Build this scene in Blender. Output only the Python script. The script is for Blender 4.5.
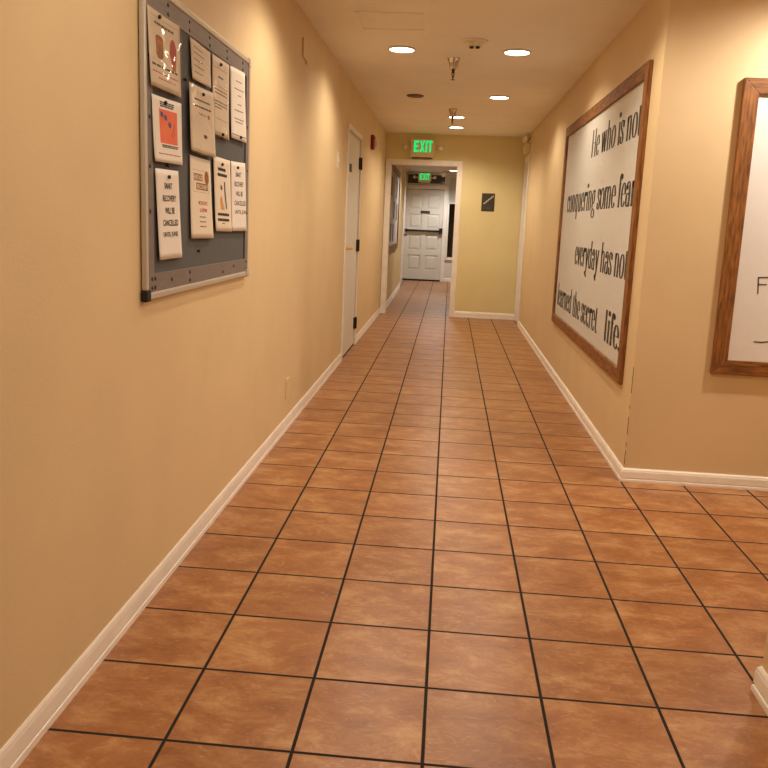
import bpy, bmesh, math, random
from mathutils import Vector, Matrix
random.seed(7)
scene = bpy.context.scene
for o in list(bpy.data.objects): bpy.data.objects.remove(o, do_unlink=True)
C = scene.collection

# ------------------------------------------------------------------ camera
F_PX, PITCH, YAW, ROLL, CAM_H, CY = 787.668, 0.17404, -0.07576, 0.04223, 1.2282, 360.49
cam = bpy.data.cameras.new('camera'); cam_o = bpy.data.objects.new('camera', cam); C.objects.link(cam_o)
cp, sp, cyw, syw = math.cos(PITCH), math.sin(PITCH), math.cos(YAW), math.sin(YAW)
fwd = Vector((syw*cp, cyw*cp, -sp)); right = Vector((cyw, -syw, 0)); up = right.cross(fwd)
a = math.cos(ROLL)*right + math.sin(ROLL)*up; b = -math.sin(ROLL)*right + math.cos(ROLL)*up; c = -fwd
cam_o.matrix_world = Matrix(((a.x, b.x, c.x, 0), (a.y, b.y, c.y, 0), (a.z, b.z, c.z, CAM_H), (0, 0, 0, 1)))
cam.sensor_width = 36; cam.sensor_fit = 'HORIZONTAL'; cam.lens = 36*F_PX/768; cam.shift_y = -(384-CY)/768
cam.clip_start = 0.02; cam.clip_end = 100
scene.camera = cam_o

# ------------------------------------------------------------------ world, exposure
w = bpy.data.worlds.new('night'); scene.world = w; w.use_nodes = True
w.node_tree.nodes['Background'].inputs[0].default_value = (0.002, 0.002, 0.002, 1)
w.node_tree.nodes['Background'].inputs[1].default_value = 1.0
scene.view_settings.view_transform = 'Standard'; scene.view_settings.look = 'None'
scene.view_settings.gamma = 1; scene.view_settings.use_curve_mapping = False
scene.view_settings.exposure = 0.48

WARM = (1.0, 0.85, 0.65)
PASSAGE = (1.0, 0.88, 0.74)
COOL = (1.0, 0.95, 0.88)
P_CAN = 30.0

# ------------------------------------------------------------------ helpers
def lin(h):
    h = h.lstrip('#'); r = []
    for i in (0, 2, 4):
        v = int(h[i:i+2], 16)/255
        r.append(v/12.92 if v <= 0.04045 else ((v+0.055)/1.055)**2.4)
    return (*r, 1)

def mat(name, col, rough=0.5, metal=0.0, noise=0.0, nscale=20, bump=0.0, bscale=200, emit=None, estr=0, stretch=(1, 1, 1), coat=0, dark=None, spec=0.5):
    m = bpy.data.materials.new(name); m.use_nodes = True
    n, l = m.node_tree.nodes, m.node_tree.links; p = n['Principled BSDF']
    p.inputs['Base Color'].default_value = lin(col); p.inputs['Roughness'].default_value = rough
    p.inputs['Metallic'].default_value = metal; p.inputs['Coat Weight'].default_value = coat
    p.inputs['Specular IOR Level'].default_value = spec
    tc = n.new('ShaderNodeTexCoord'); mp = n.new('ShaderNodeMapping'); mp.inputs['Scale'].default_value = stretch
    l.new(tc.outputs['Object'], mp.inputs['Vector'])
    if noise or dark:
        t = n.new('ShaderNodeTexNoise'); t.inputs['Scale'].default_value = nscale; t.inputs['Detail'].default_value = 6
        l.new(mp.outputs[0], t.inputs['Vector'])
        r = n.new('ShaderNodeValToRGB'); c0 = lin(col); c1 = lin(dark) if dark else tuple(x*(1-noise) for x in c0[:3])+(1,)
        r.color_ramp.elements[0].color = c1; r.color_ramp.elements[1].color = c0
        r.color_ramp.elements[0].position = 0.35; r.color_ramp.elements[1].position = 0.65
        l.new(t.outputs['Fac'], r.inputs[0]); l.new(r.outputs[0], p.inputs['Base Color'])
    if bump:
        t2 = n.new('ShaderNodeTexNoise'); t2.inputs['Scale'].default_value = bscale; t2.inputs['Detail'].default_value = 3
        l.new(tc.outputs['Object'], t2.inputs['Vector'])
        bp = n.new('ShaderNodeBump'); bp.inputs['Strength'].default_value = bump; bp.inputs['Distance'].default_value = 0.002
        l.new(t2.outputs['Fac'], bp.inputs['Height']); l.new(bp.outputs[0], p.inputs['Normal'])
    if emit:
        p.inputs['Emission Color'].default_value = (*emit[:3], 1); p.inputs['Emission Strength'].default_value = estr
    return m

M = {
 'wall': mat('wall_paint', '#dfc69c', 0.55, noise=0.05, nscale=3, bump=0.25, bscale=160),
 'wall_cool': mat('end_wall_paint', '#e3d4a0', 0.55, noise=0.05, nscale=3, bump=0.25, bscale=160),
 'wall_rear': mat('rear_wall_paint', '#d9c08c', 0.55, noise=0.05, nscale=3, bump=0.25, bscale=160),
 'ceil': mat('ceiling_paint', '#f6f0e4', 0.75, noise=0.04, nscale=3, bump=0.2, bscale=120),
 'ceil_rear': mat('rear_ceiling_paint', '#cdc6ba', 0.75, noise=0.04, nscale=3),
 'trim': mat('white_trim_paint', '#f5eee6', 0.4, noise=0.08, nscale=9),
 'white_door': mat('white_door_paint', '#dedad2', 0.4, noise=0.04, nscale=4),
 'plastic_white': mat('white_plastic', '#e6dcc8', 0.4),
 'plate': mat('painted_cover', '#dfc69c', 0.5),
 'black': mat('black_metal', '#15120f', 0.4),
 'rubber': mat('dark_rubber', '#1a120d', 0.7),
 'alu': mat('aluminium', '#c9c2b8', 0.35, 0.4, bump=0.1),
 'taupe': mat('taupe_band', '#7d726e', 0.55, noise=0.12, nscale=12, stretch=(1, 1, 6)),
 'felt': mat('grey_felt', '#5d5e60', 0.95, noise=0.08, nscale=30, bump=0.6, bscale=700),
 'paper': mat('white_paper', '#e9e0d8', 0.7, noise=0.03, nscale=5),
 'paper_cream': mat('cream_paper', '#e6d8c6', 0.7, noise=0.03, nscale=5),
 'ink': mat('black_ink', '#241f20', 0.6),
 'ink_grey': mat('grey_ink', '#5b5450', 0.6),
 'ink_red': mat('red_ink', '#b5302f', 0.6),
 'ink_maroon': mat('maroon_ink', '#8e2b2b', 0.6),
 'ink_gold': mat('gold_ink', '#a56a1d', 0.6, dark='#7f4b12', nscale=90),
 'ink_orange': mat('orange_ink', '#d06a28', 0.6, dark='#b5521c', nscale=60),
 'art_red': mat('red_art_print', '#e2574f', 0.6, dark='#e27448', nscale=14),
 'ink_blue': mat('slate_blue_ink', '#3e5470', 0.6),
 'tan': mat('tan_ink', '#c99a63', 0.6),
 'canvas': mat('canvas_white', '#cfccc6', 0.8, noise=0.02, bump=0.3, bscale=500),
 'canvas_bright': mat('bright_canvas_white', '#e6e3e0', 0.8, noise=0.02, bump=0.3, bscale=500),
 'letter': mat('charcoal_lettering', '#454039', 0.7),
 'wood_v': mat('stained_wood_upright', '#9c642a', 0.5, dark='#5f3613', nscale=14, stretch=(6, 6, .7), bump=0.2, bscale=90),
 'wood_h': mat('stained_wood_level', '#9c642a', 0.5, dark='#5f3613', nscale=14, stretch=(6, .7, 6), bump=0.2, bscale=90),
 'wood_x': mat('stained_wood_across', '#9c642a', 0.5, dark='#5f3613', nscale=14, stretch=(.7, 6, 6), bump=0.2, bscale=90),
 'brass': mat('brass', '#e0b964', 0.3, 0.6),
 'chrome': mat('chrome', '#cfc7bd', 0.15, 1.0),
 'red': mat('alarm_red', '#8c1715', 0.4),
 'lens': mat('clear_lens', '#dfe0dc', 0.15),
 'reflector': mat('silver_reflector', '#f2efe6', 0.2, 0.0),
 'cream_box': mat('cream_housing', '#e5d3a4', 0.45),
 'green': mat('exit_green', '#0a3a20', 0.5, emit=(0.0, 0.80, 0.20), estr=0.75),
 'sign': mat('brown_sign', '#3d342c', 0.5),
 'sign_white': mat('sign_white', '#e8e0d2', 0.5),
 'bulb': mat('lamp_glow', '#ffffff', 0.5, emit=(1.0, 0.88, 0.66), estr=9),
 'dead_lens': mat('unlit_lens', '#6d5636', 0.6),
 'blind': mat('blind_white', '#d4d2cc', 0.5),
}

def glass(name, tint, clear):
    m = bpy.data.materials.new(name); m.use_nodes = True
    n, l = m.node_tree.nodes, m.node_tree.links; n.remove(n['Principled BSDF'])
    tr = n.new('ShaderNodeBsdfTransparent'); tr.inputs[0].default_value = (*tint, 1)
    gl = n.new('ShaderNodeBsdfGlossy'); gl.inputs['Roughness'].default_value = 0.05
    mx = n.new('ShaderNodeMixShader'); mx.inputs[0].default_value = 0.16 if clear else 0.10
    l.new(tr.outputs[0], mx.inputs[1]); l.new(gl.outputs[0], mx.inputs[2])
    l.new(mx.outputs[0], n['Material Output'].inputs[0])
    return m
M['glass'] = glass('window_glass', (0.8, 0.85, 0.85), False)
M['film'] = glass('plastic_film', (0.97, 0.96, 0.95), True)

def tile_material():
    m = bpy.data.materials.new('terracotta_tiles'); m.use_nodes = True
    n, l = m.node_tree.nodes, m.node_tree.links; p = n['Principled BSDF']
    tc = n.new('ShaderNodeTexCoord'); mp = n.new('ShaderNodeMapping')
    T = 0.305
    mp.inputs['Location'].default_value = (-0.01273*T + 40*T, -5.3619*T + 40*T, 0)
    l.new(tc.outputs['Object'], mp.inputs['Vector'])
    br = n.new('ShaderNodeTexBrick'); br.offset = 0; br.offset_frequency = 1; br.squash = 1
    br.inputs['Scale'].default_value = 1; br.inputs['Brick Width'].default_value = T; br.inputs['Row Height'].default_value = T
    br.inputs['Mortar Size'].default_value = 0.0050; br.inputs['Mortar Smooth'].default_value = 0.3
    br.inputs['Color1'].default_value = (0, 0, 0, 1); br.inputs['Color2'].default_value = (1, 1, 1, 1); br.inputs['Mortar'].default_value = (0, 0, 0, 1)
    l.new(mp.outputs[0], br.inputs['Vector'])
    # each tile shifts the cloud pattern so the marbling breaks at the joints
    sc = n.new('ShaderNodeVectorMath'); sc.operation = 'SCALE'; l.new(br.outputs['Color'], sc.inputs[0]); sc.inputs['Scale'].default_value = 9.0
    ad = n.new('ShaderNodeVectorMath'); ad.operation = 'ADD'; l.new(mp.outputs[0], ad.inputs[0]); l.new(sc.outputs[0], ad.inputs[1])
    st = n.new('ShaderNodeMapping'); st.inputs['Rotation'].default_value = (0, 0, 0.5); st.inputs['Scale'].default_value = (1, 1.7, 1)
    l.new(ad.outputs[0], st.inputs['Vector'])
    t1 = n.new('ShaderNodeTexNoise'); t1.inputs['Scale'].default_value = 6; t1.inputs['Detail'].default_value = 12; t1.inputs['Roughness'].default_value = 0.72; t1.inputs['Distortion'].default_value = .35
    l.new(st.outputs[0], t1.inputs['Vector'])
    r1 = n.new('ShaderNodeValToRGB'); e = r1.color_ramp.elements
    e[0].position = 0.30; e[0].color = lin('#7f4a25'); e[1].position = 0.70; e[1].color = lin('#bb9060')
    k = e.new(0.5); k.color = lin('#9b6539')
    l.new(t1.outputs['Fac'], r1.inputs[0])
    hs = n.new('ShaderNodeHueSaturation'); l.new(r1.outputs[0], hs.inputs['Color'])
    mr = n.new('ShaderNodeMapRange'); mr.inputs['To Min'].default_value = 0.93; mr.inputs['To Max'].default_value = 1.07
    l.new(br.outputs['Color'], mr.inputs['Value']); l.new(mr.outputs[0], hs.inputs['Value'])
    # paler scratches
    t2 = n.new('ShaderNodeTexNoise'); t2.inputs['Scale'].default_value = 16; t2.inputs['Detail'].default_value = 4; t2.inputs['Distortion'].default_value = 3.0
    l.new(st.outputs[0], t2.inputs['Vector'])
    r2 = n.new('ShaderNodeValToRGB'); r2.color_ramp.elements[0].position = 0.56; r2.color_ramp.elements[1].position = 0.74
    r2.color_ramp.elements[1].color = (0.26, 0.26, 0.26, 1); l.new(t2.outputs['Fac'], r2.inputs[0])
    mx0 = n.new('ShaderNodeMixRGB'); l.new(r2.outputs[0], mx0.inputs[0]); l.new(hs.outputs[0], mx0.inputs[1]); mx0.inputs[2].default_value = lin('#cfae90')
    mx = n.new('ShaderNodeMixRGB'); l.new(br.outputs['Fac'], mx.inputs[0]); l.new(mx0.outputs[0], mx.inputs[1]); mx.inputs[2].default_value = lin('#120502')
    l.new(mx.outputs[0], p.inputs['Base Color'])
    rr = n.new('ShaderNodeMapRange'); rr.inputs['To Min'].default_value = 0.27; rr.inputs['To Max'].default_value = 0.37
    l.new(t1.outputs['Fac'], rr.inputs['Value'])
    ro = n.new('ShaderNodeMixRGB'); l.new(br.outputs['Fac'], ro.inputs[0]); l.new(rr.outputs[0], ro.inputs[1]); ro.inputs[2].default_value = (.9, .9, .9, 1)
    l.new(ro.outputs[0], p.inputs['Roughness'])
    p.inputs['Specular IOR Level'].default_value = 0.5
    hb = n.new('ShaderNodeMath'); hb.operation = 'MULTIPLY_ADD'; l.new(br.outputs['Fac'], hb.inputs[0]); hb.inputs[1].default_value = -1.0; hb.inputs[2].default_value = 0
    t3 = n.new('ShaderNodeTexNoise'); t3.inputs['Scale'].default_value = 22; t3.inputs['Detail'].default_value = 5; t3.inputs['Distortion'].default_value = 1.2
    l.new(st.outputs[0], t3.inputs['Vector'])
    h2 = n.new('ShaderNodeMath'); h2.operation = 'MULTIPLY_ADD'; l.new(t3.outputs['Fac'], h2.inputs[0]); h2.inputs[1].default_value = 0.55; l.new(hb.outputs[0], h2.inputs[2])
    bp = n.new('ShaderNodeBump'); bp.inputs['Strength'].default_value = 0.5; bp.inputs['Distance'].default_value = 0.003
    l.new(h2.outputs[0], bp.inputs['Height']); l.new(bp.outputs[0], p.inputs['Normal'])
    return m
M['tiles'] = tile_material()

ORIGIN = {}
def tag(o, label=None, cat=None, group=None, kind=None):
    if label: o['label'] = label
    if cat: o['category'] = cat
    if group: o['group'] = group
    if kind: o['kind'] = kind
    return o
def thing(name, loc, label=None, cat=None, group=None, kind=None):
    o = bpy.data.objects.new(name, None); C.objects.link(o); o.location = loc; o.empty_display_size = 0.1
    ORIGIN[o.name] = Vector(loc)
    return tag(o, label, cat, group, kind)

class MB:
    """collects shapes given in world metres; build() links them as one mesh"""
    def __init__(s): s.v = []; s.f = []
    def add(s, vs, fs):
        k = len(s.v); s.v += [Vector(v) for v in vs]; s.f += [tuple(i+k for i in f) for f in fs]; return s
    def box(s, x0, x1, y0, y1, z0, z1):
        vs = [(x, y, z) for x in (x0, x1) for y in (y0, y1) for z in (z0, z1)]
        return s.add(vs, [(0, 1, 3, 2), (4, 6, 7, 5), (0, 4, 5, 1), (2, 3, 7, 6), (0, 2, 6, 4), (1, 5, 7, 3)])
    def lathe(s, o, axis, prof, n=24):
        o = Vector(o); ax = Vector(axis).normalized(); t = Vector((1, 0, 0)) if abs(ax.x) < .9 else Vector((0, 1, 0))
        u = ax.cross(t).normalized(); v = ax.cross(u); vs = []; fs = []
        for r, h in prof:
            for i in range(n):
                q = 2*math.pi*i/n; vs.append(o+ax*h+(u*math.cos(q)+v*math.sin(q))*r)
        for j in range(len(prof)-1):
            for i in range(n):
                fs.append((j*n+i, j*n+(i+1) % n, (j+1)*n+(i+1) % n, (j+1)*n+i))
        fs.append(tuple(range(n))[::-1]); fs.append(tuple((len(prof)-1)*n+i for i in range(n)))
        return s.add(vs, fs)
    def cyl(s, p0, p1, r, r1=None, n=16):
        d = Vector(p1)-Vector(p0); return s.lathe(p0, d, [(r, 0), (r if r1 is None else r1, d.length)], n)
    def extrude(s, prof, frm, to):
        """prof: list of 3D offsets; swept from frm to to"""
        n = len(prof); vs = [Vector(frm[i]) for i in range(n)]+[Vector(to[i]) for i in range(n)]
        fs = [(i, (i+1) % n, n+(i+1) % n, n+i) for i in range(n)]+[tuple(range(n))[::-1], tuple(range(n, 2*n))]
        return s.add(vs, fs)
    def build(s, name, m, parent=None, bevel=0, smooth=False, solid=0, **kw):
        me = bpy.data.meshes.new(name)
        if parent is not None:
            r = parent
            while r.parent: r = r.parent
            org = ORIGIN[r.name]
        else:
            xs = [v.x for v in s.v]; ys = [v.y for v in s.v]; zs = [v.z for v in s.v]
            org = Vector(((min(xs)+max(xs))/2, (min(ys)+max(ys))/2, min(zs))) if kw.pop('center', True) else Vector((0, 0, 0))
        me.from_pydata([tuple(v-org) for v in s.v], [], s.f)
        if kw.pop('recalc', True):
            bm = bmesh.new(); bm.from_mesh(me); bmesh.ops.recalc_face_normals(bm, faces=bm.faces); bm.to_mesh(me); bm.free()
        me.materials.append(M[m]); o = bpy.data.objects.new(name, me); C.objects.link(o)
        if parent is not None: o.parent = parent
        else: o.location = org; ORIGIN[o.name] = org
        if smooth:
            for p in me.polygons: p.use_smooth = True
            md = o.modifiers.new('wn', 'WEIGHTED_NORMAL') if False else None
        if solid:
            md = o.modifiers.new('thickness', 'SOLIDIFY'); md.thickness = solid; md.offset = -1
        if bevel:
            md = o.modifiers.new('bevel', 'BEVEL'); md.width = bevel; md.segments = 2; md.limit_method = 'ANGLE'
        return tag(o, kw.get('label'), kw.get('cat'), kw.get('group'), kw.get('kind'))

def text_verts(txt):
    """triangulated outline of a text in the default sans face, scaled to unit width/height box"""
    cu = bpy.data.curves.new('t', 'FONT'); cu.body = txt; cu.resolution_u = 3; cu.offset = .022
    ob = bpy.data.objects.new('t', cu); C.objects.link(ob); bpy.context.view_layer.update()
    dg = bpy.context.evaluated_depsgraph_get(); me = bpy.data.meshes.new_from_object(ob.evaluated_get(dg))
    vs = [(v.co.x, v.co.y) for v in me.vertices]; fs = [tuple(p.vertices) for p in me.polygons]
    bpy.data.objects.remove(ob); bpy.data.curves.remove(cu); bpy.data.meshes.remove(me)
    x0 = min(v[0] for v in vs); x1 = max(v[0] for v in vs); y0 = min(v[1] for v in vs); y1 = max(v[1] for v in vs)
    return [((x-x0)/(x1-x0), (y-y0)/(y1-y0)) for x, y in vs], fs

def put_text(mb, txt, f, u0, u1, v0, v1):
    """f(u, v) -> world point; v0 is the top, v1 the bottom"""
    vs, fs = text_verts(txt)
    return mb.add([f(u0+(u1-u0)*x, v1+(v0-v1)*y) for x, y in vs], fs)
def put_rect(mb, f, u0, u1, v0, v1, n=4):
    vs = []; fs = []
    m = 1 if abs(v1-v0) < .12 else 10
    if m > 1: n = 10
    for i in range(n+1):
        for j in range(m+1): vs.append(f(u0+(u1-u0)*i/n, v0+(v1-v0)*j/m))
    for i in range(n):
        for j in range(m): k = i*(m+1)+j; fs.append((k, k+1, k+m+2, k+m+1))
    return mb.add(vs, fs)
def put_poly(mb, f, pts): return mb.add([f(*p) for p in pts], [tuple(range(len(pts)))])
def put_words(mb, f, u0, u1, v, h, seed=0, gap=.012):
    """a line of print too small to read: word-length dashes"""
    r = random.Random(seed); u = u0
    while u < u1-0.02:
        w_ = min(r.uniform(.05, .13), u1-u); put_rect(mb, f, u, u+w_, v-h/2, v+h/2, 1); u += w_+gap
    return mb

# ------------------------------------------------------------------ setting
H, HR = 2.385, 2.30
XL, XR = -0.90, 0.930
YE, YE2 = 10.67, 10.79
YS, YSTUB, YB = 3.877, 2.05, -3.0
XSIDE = 3.2
YF = 17.25
S = dict(kind='structure')
def st(mb, name, m, **k): return mb.build(name, m, None, kind='structure', **k)

fl = MB().box(-1.25, XSIDE+.12, YB-.12, YF+.14, -.06, 0).build('floor', 'tiles', None, kind='structure', center=False)
st(MB().box(-1.1, XSIDE+.12, YB-.12, YE2, H, H+.1), 'ceiling', 'ceil')
st(MB().box(-1.25, 1.62, YE2, YF+.14, HR, HR+.1), 'ceiling', 'ceil_rear')

# left wall with the opening of the first door
D0, D1, DT = 6.83, 7.80, 2.005
st(MB().box(XL-.12, XL, YB, D0, 0, H).box(XL-.12, XL, D1, YE, 0, H).box(XL-.12, XL, D0, D1, DT, H).box(XL-.12, XL-.10, D0, D1, 0, DT), 'wall_left', 'wall')
# right wall beyond the side passage, with the narrow doorway at its far end
E0, E1, ET = 10.10, 10.60, 2.07
st(MB().box(XR, XR+.12, YS+.12, E0, 0, H).box(XR, XR+.12, E1, YE, 0, H).box(XR, XR+.12, E0, E1, ET, H).box(XR+.10, XR+.12, E0, E1, 0, ET), 'wall_right', 'wall')
st(MB().box(XR, XSIDE, YS, YS+.12, 0, H), 'wall_passage', 'wall')
st(MB().box(.912, 1.032, YB, YSTUB, 0, H).box(1.032, XSIDE, YSTUB-.12, YSTUB, 0, H), 'wall_right_near', 'wall')
st(MB().box(XSIDE, XSIDE+.12, YSTUB-.12, YS+.12, 0, H), 'wall_passage_end', 'wall')
st(MB().box(XL-.12, 1.032, YB-.12, YB, 0, H), 'wall_back', 'wall')
# end wall with cased opening
OX0, OX1, OT = -0.833, 0.058, 1.995
st(MB().box(XL-.12, OX0, YE, YE2, 0, H).box(OX1, 1.62, YE, YE2, 0, H).box(OX0, OX1, YE, YE2, OT, H), 'wall_end', 'wall_cool')
cw = .060
st(MB().box(OX0-cw, OX0, YE-.014, YE, 0, OT+cw).box(OX1, OX1+cw, YE-.014, YE, 0, OT+cw).box(OX0, OX1, YE-.014, YE, OT, OT+cw)
   .box(OX0, OX0+.012, YE-.014, YE2, 0, OT).box(OX1-.012, OX1, YE-.014, YE2, 0, OT).box(OX0+.012, OX1-.012, YE-.014, YE2, OT-.012, OT), 'trim_1', 'trim', bevel=.003)
# rear hall
ang = [(-.865, YE2), (-.905, 14.65), (-.99, YF)]
m_ = MB()
for (x0, y0), (x1, y1) in zip(ang, ang[1:]):
    m_.add([(x0, y0, 0), (x0-.2, y0, 0), (x1-.2, y1, 0), (x1, y1, 0), (x0, y0, HR), (x0-.2, y0, HR), (x1-.2, y1, HR), (x1, y1, HR)],
           [(0, 1, 2, 3), (4, 5, 6, 7), (0, 3, 7, 4), (1, 2, 6, 5), (0, 1, 5, 4), (3, 2, 6, 7)])
st(m_, 'wall_rear_left', 'wall_rear')
st(MB().box(1.5, 1.62, YE2, YF, 0, HR), 'wall_rear_right', 'wall_rear')
GX0, GX1, GT = -.985, -.165, 1.955          # leaf opening of the far door
TX0, TX1, TZ0, TZ1 = -.975, -.155, 2.065, 2.272
SX0, SX1, SZ0, SZ1 = -.075, .55, .50, 2.25
st(MB().box(-1.25, GX0, YF, YF+.14, 0, HR).box(GX1, SX0, YF, YF+.14, 0, TZ0-.0).box(GX0, GX1, YF, YF+.14, GT, TZ0).box(GX0, SX0, YF, YF+.14, TZ1, HR)
   .box(TX1, SX0, YF, YF+.14, TZ0, TZ1).box(GX0, TX0, YF, YF+.14, TZ0, TZ1)
   .box(SX0, SX1, YF, YF+.14, 0, SZ0).box(SX0, SX1, YF, YF+.14, SZ1, HR).box(SX1, 1.62, YF, YF+.14, 0, HR), 'wall_rear_end', 'white_door')

m_ = MB()
for z0, z1 in ((.085, .16), (.175, .20), (.24, .33), (.37, .39), (.45, .58)): m_.box(XR-.0006, XR+.0016, YS-.0006, YS+.0016, z0, z1)
st(m_, 'trim_2', 'rubber', label='worn dark chips along the lower wall corner')
# baseboards: stepped profile, d = out of the wall
PROF = [(0, 0), (.016, 0), (.016, .010), (.015, .017), (.0105, .019), (.0105, .023), (.0135, .025), (.0120, .060), (.0095, .068), (.0095, .071), (.004, .079), (0, .079)]
def base(mb, p0, p1, nrm, m0=0, m1=0, sc=1, zs=1):
    p0, p1, n = Vector((*p0, 0)), Vector((*p1, 0)), Vector((*nrm, 0)); d = (p1-p0).normalized()
    A = [p0+n*q*sc - d*q*m0*sc + Vector((0, 0, z*zs)) for q, z in PROF]; B = [p1+n*q*sc + d*q*m1*sc + Vector((0, 0, z*zs)) for q, z in PROF]
    return mb.extrude(PROF, A, B)
st(base(base(MB(), (XL, YB), (XL, D0-.06), (1, 0), -1, 0, .55), (XL, D1+.022), (XL, YE-.014), (1, 0), 0, 0, .55), 'baseboard_left', 'trim')
st(base(MB(), (XR, YS), (XR, E0-.065), (-1, 0), 1, 0, 1, .86), 'baseboard_right', 'trim')
st(base(MB(), (XR, YS), (XSIDE, YS), (0, -1), 1, -1, 1, .86), 'baseboard_passage', 'trim')
st(base(base(MB(), (.912, YB), (.912, YSTUB), (-1, 0), -1, 1), (.912, YSTUB), (XSIDE, YSTUB), (0, 1), 1, -1), 'baseboard_right_near', 'trim')
st(base(MB(), (OX1+cw, YE), (XR, YE), (0, -1)), 'baseboard_end', 'trim')
st(base(base(MB(), ang[0], ang[1], (1, 0)), ang[1], (-.932, 15.45), (1, 0)), 'baseboard_rear_left', 'trim')
st(base(MB(), (GX1+.085, YF), (1.5, YF), (0, -1)), 'baseboard_rear_end', 'trim')

# ---- door 1: white slab door in the left wall, hinged on its far side
d = thing('door_1', (XL, (D0+D1)/2, 0), kind='structure', label='plain white door in the left wall with brass lever and black hinges', cat='door')
MB().box(XL-.05, XL-.008, D0+.022, D1-.022, .012, DT-.022).build('leaf', 'white_door', d, bevel=.002)
MB().box(XL, XL+.010, D0-.055, D0+.008, 0, DT+.03).box(XL, XL+.010, D1-.008, D1+.022, 0, DT+.03).box(XL, XL+.010, D0+.008, D1-.008, DT-.008, DT+.03).build('casing', 'trim', d, bevel=.003)
MB().box(XL-.06, XL, D0, D0+.018, 0, DT).box(XL-.06, XL, D1-.018, D1, 0, DT).box(XL-.06, XL, D0+.018, D1-.018, DT-.018, DT).build('jamb', 'white_door', d)
for z in (.225, .99, 1.77):
    MB().box(XL-.008, XL+.006, D1-.075, D1-.028, z-.055, z+.055).cyl((XL+.012, D1-.025, z-.057), (XL+.012, D1-.025, z+.057), .009).box(XL+.006, XL+.014, D1-.025, D1+.012, z-.055, z+.055).build('hinge', 'black', d)
hb = MB().lathe((XL-.008, D0+.095, .985), (1, 0, 0), [(.028, 0), (.030, .004), (.026, .010), (.012, .014), (.010, .045)]).build('handle', 'brass', d, label='brass lever handle')
MB().cyl((XL+.038, D0+.085, .985), (XL+.045, D0+.21, .983), .011, .009).lathe((XL+.035, D0+.20, .983), (0, 1, 0), [(.007, 0), (.005, .006), (0.001, .008)]).build('lever', 'brass', hb)
MB().box(XL-.008, XL-.003, D0+.20, D0+.34, 1.65, 1.72).build('name_plate', 'black', d, bevel=.001, label='small black plate')
MB().box(XL-.008, XL+.0, D0+.09, D0+.115, 1.56, 1.60).build('keyhole_cover', 'brass', d)
MB().box(XL-.05, XL-.004, D0+.02, D1-.02, .0, .011).build('sill_or_gap_shade', 'rubber', d)  # dark strip in the gap under the leaf, shade put into its colour

# ---- door 2: narrow doorway at the far end of the right wall
d = thing('door_2', (XR, (E0+E1)/2, 0), kind='structure', label='narrow white door in the right wall beside the end wall', cat='door')
MB().box(XR+.035, XR+.07, E0+.018, E1-.018, .012, ET-.018).build('leaf', 'white_door', d)
MB().box(XR-.014, XR, E0-.065, E0+.004, 0, ET+.065).box(XR-.014, XR, E1-.004, E1+.055, 0, ET+.065).box(XR-.014, XR, E0+.004, E1-.004, ET-.004, ET+.065).build('casing', 'trim', d, bevel=.003)
MB().box(XR, XR+.09, E0, E0+.016, 0, ET).box(XR, XR+.09, E1-.016, E1, 0, ET).box(XR, XR+.09, E0+.016, E1-.016, ET-.016, ET).build('jamb', 'trim', d)

# ---- door 3: panelled exit door at the far end
d = thing('door_3', ((GX0+GX1)/2, YF, 0), kind='structure', label='white panelled exit door with black push bar at the far end', cat='door')
yl = YF+.02
lx0, lx1 = GX0+.012, GX1-.012; cols = [(-.895, -.625), (-.525, -.245)]
rows = [(1.53, 1.845), (1.13, 1.43), (.66, .99), (.235, .555)]
m_ = MB().box(lx0, lx1, yl+.022, yl+.05, .03, GT-.01)
zs = [.03]+[z for r_ in rows[::-1] for z in r_]+[GT-.01]
for i in range(0, len(zs), 2): m_.box(lx0, lx1, yl, yl+.022, zs[i], zs[i+1])
for z0, z1 in rows:
    xs = [lx0]+[x for c_ in cols for x in c_]+[lx1]
    for i in range(0, len(xs), 2): m_.box(xs[i], xs[i+1], yl, yl+.022, z0, z1)
leaf = m_.build('leaf', 'white_door', d)
for z0, z1 in rows:
    for x0, x1 in cols:
        q = .05; y0, y1 = yl+.022, yl+.006
        MB().add([(x0+.01, y0, z0+.01), (x1-.01, y0, z0+.01), (x1-.01, y0, z1-.01), (x0+.01, y0, z1-.01), (x0+q, y1, z0+q), (x1-q, y1, z0+q), (x1-q, y1, z1-q), (x0+q, y1, z1-q)],
                 [(0, 1, 5, 4), (1, 2, 6, 5), (2, 3, 7, 6), (3, 0, 4, 7), (4, 5, 6, 7)]).build('panel', 'white_door', leaf)
MB().box(GX0-.005, lx0-.002, YF-.002, YF+.06, 0, GT).box(lx1+.002, GX1+.0, YF-.002, YF+.06, 0, GT).build('jamb', 'white_door', d)
MB().box(GX1, GX1+.08, YF-.02, YF, 0, GT+.07).box(GX0+.01, GX1, YF-.02, YF, GT+.01, GT+.08).build('casing', 'trim', d, bevel=.004)
bar = MB().box(-.96, -.20, yl-.06, yl-.02, 1.055, 1.095).build('push_bar', 'black', d, bevel=.004)
MB().box(-.24, -.165, yl-.075, yl, 1.015, 1.14).build('latch_housing', 'black', bar, bevel=.006)
MB().box(-.965, -.925, yl-.05, yl, 1.045, 1.105).build('bar_bracket', 'black', bar)
MB().box(-.655, -.455, yl-.006, yl, 1.44, 1.50).build('name_plate', 'sign', d, label='small dark plate')
MB().box(GX0, GX1, YF-.03, YF+.02, 0, .028).build('sill_or_gap_shade', 'rubber', d, label='black rubber doorsill')

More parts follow.
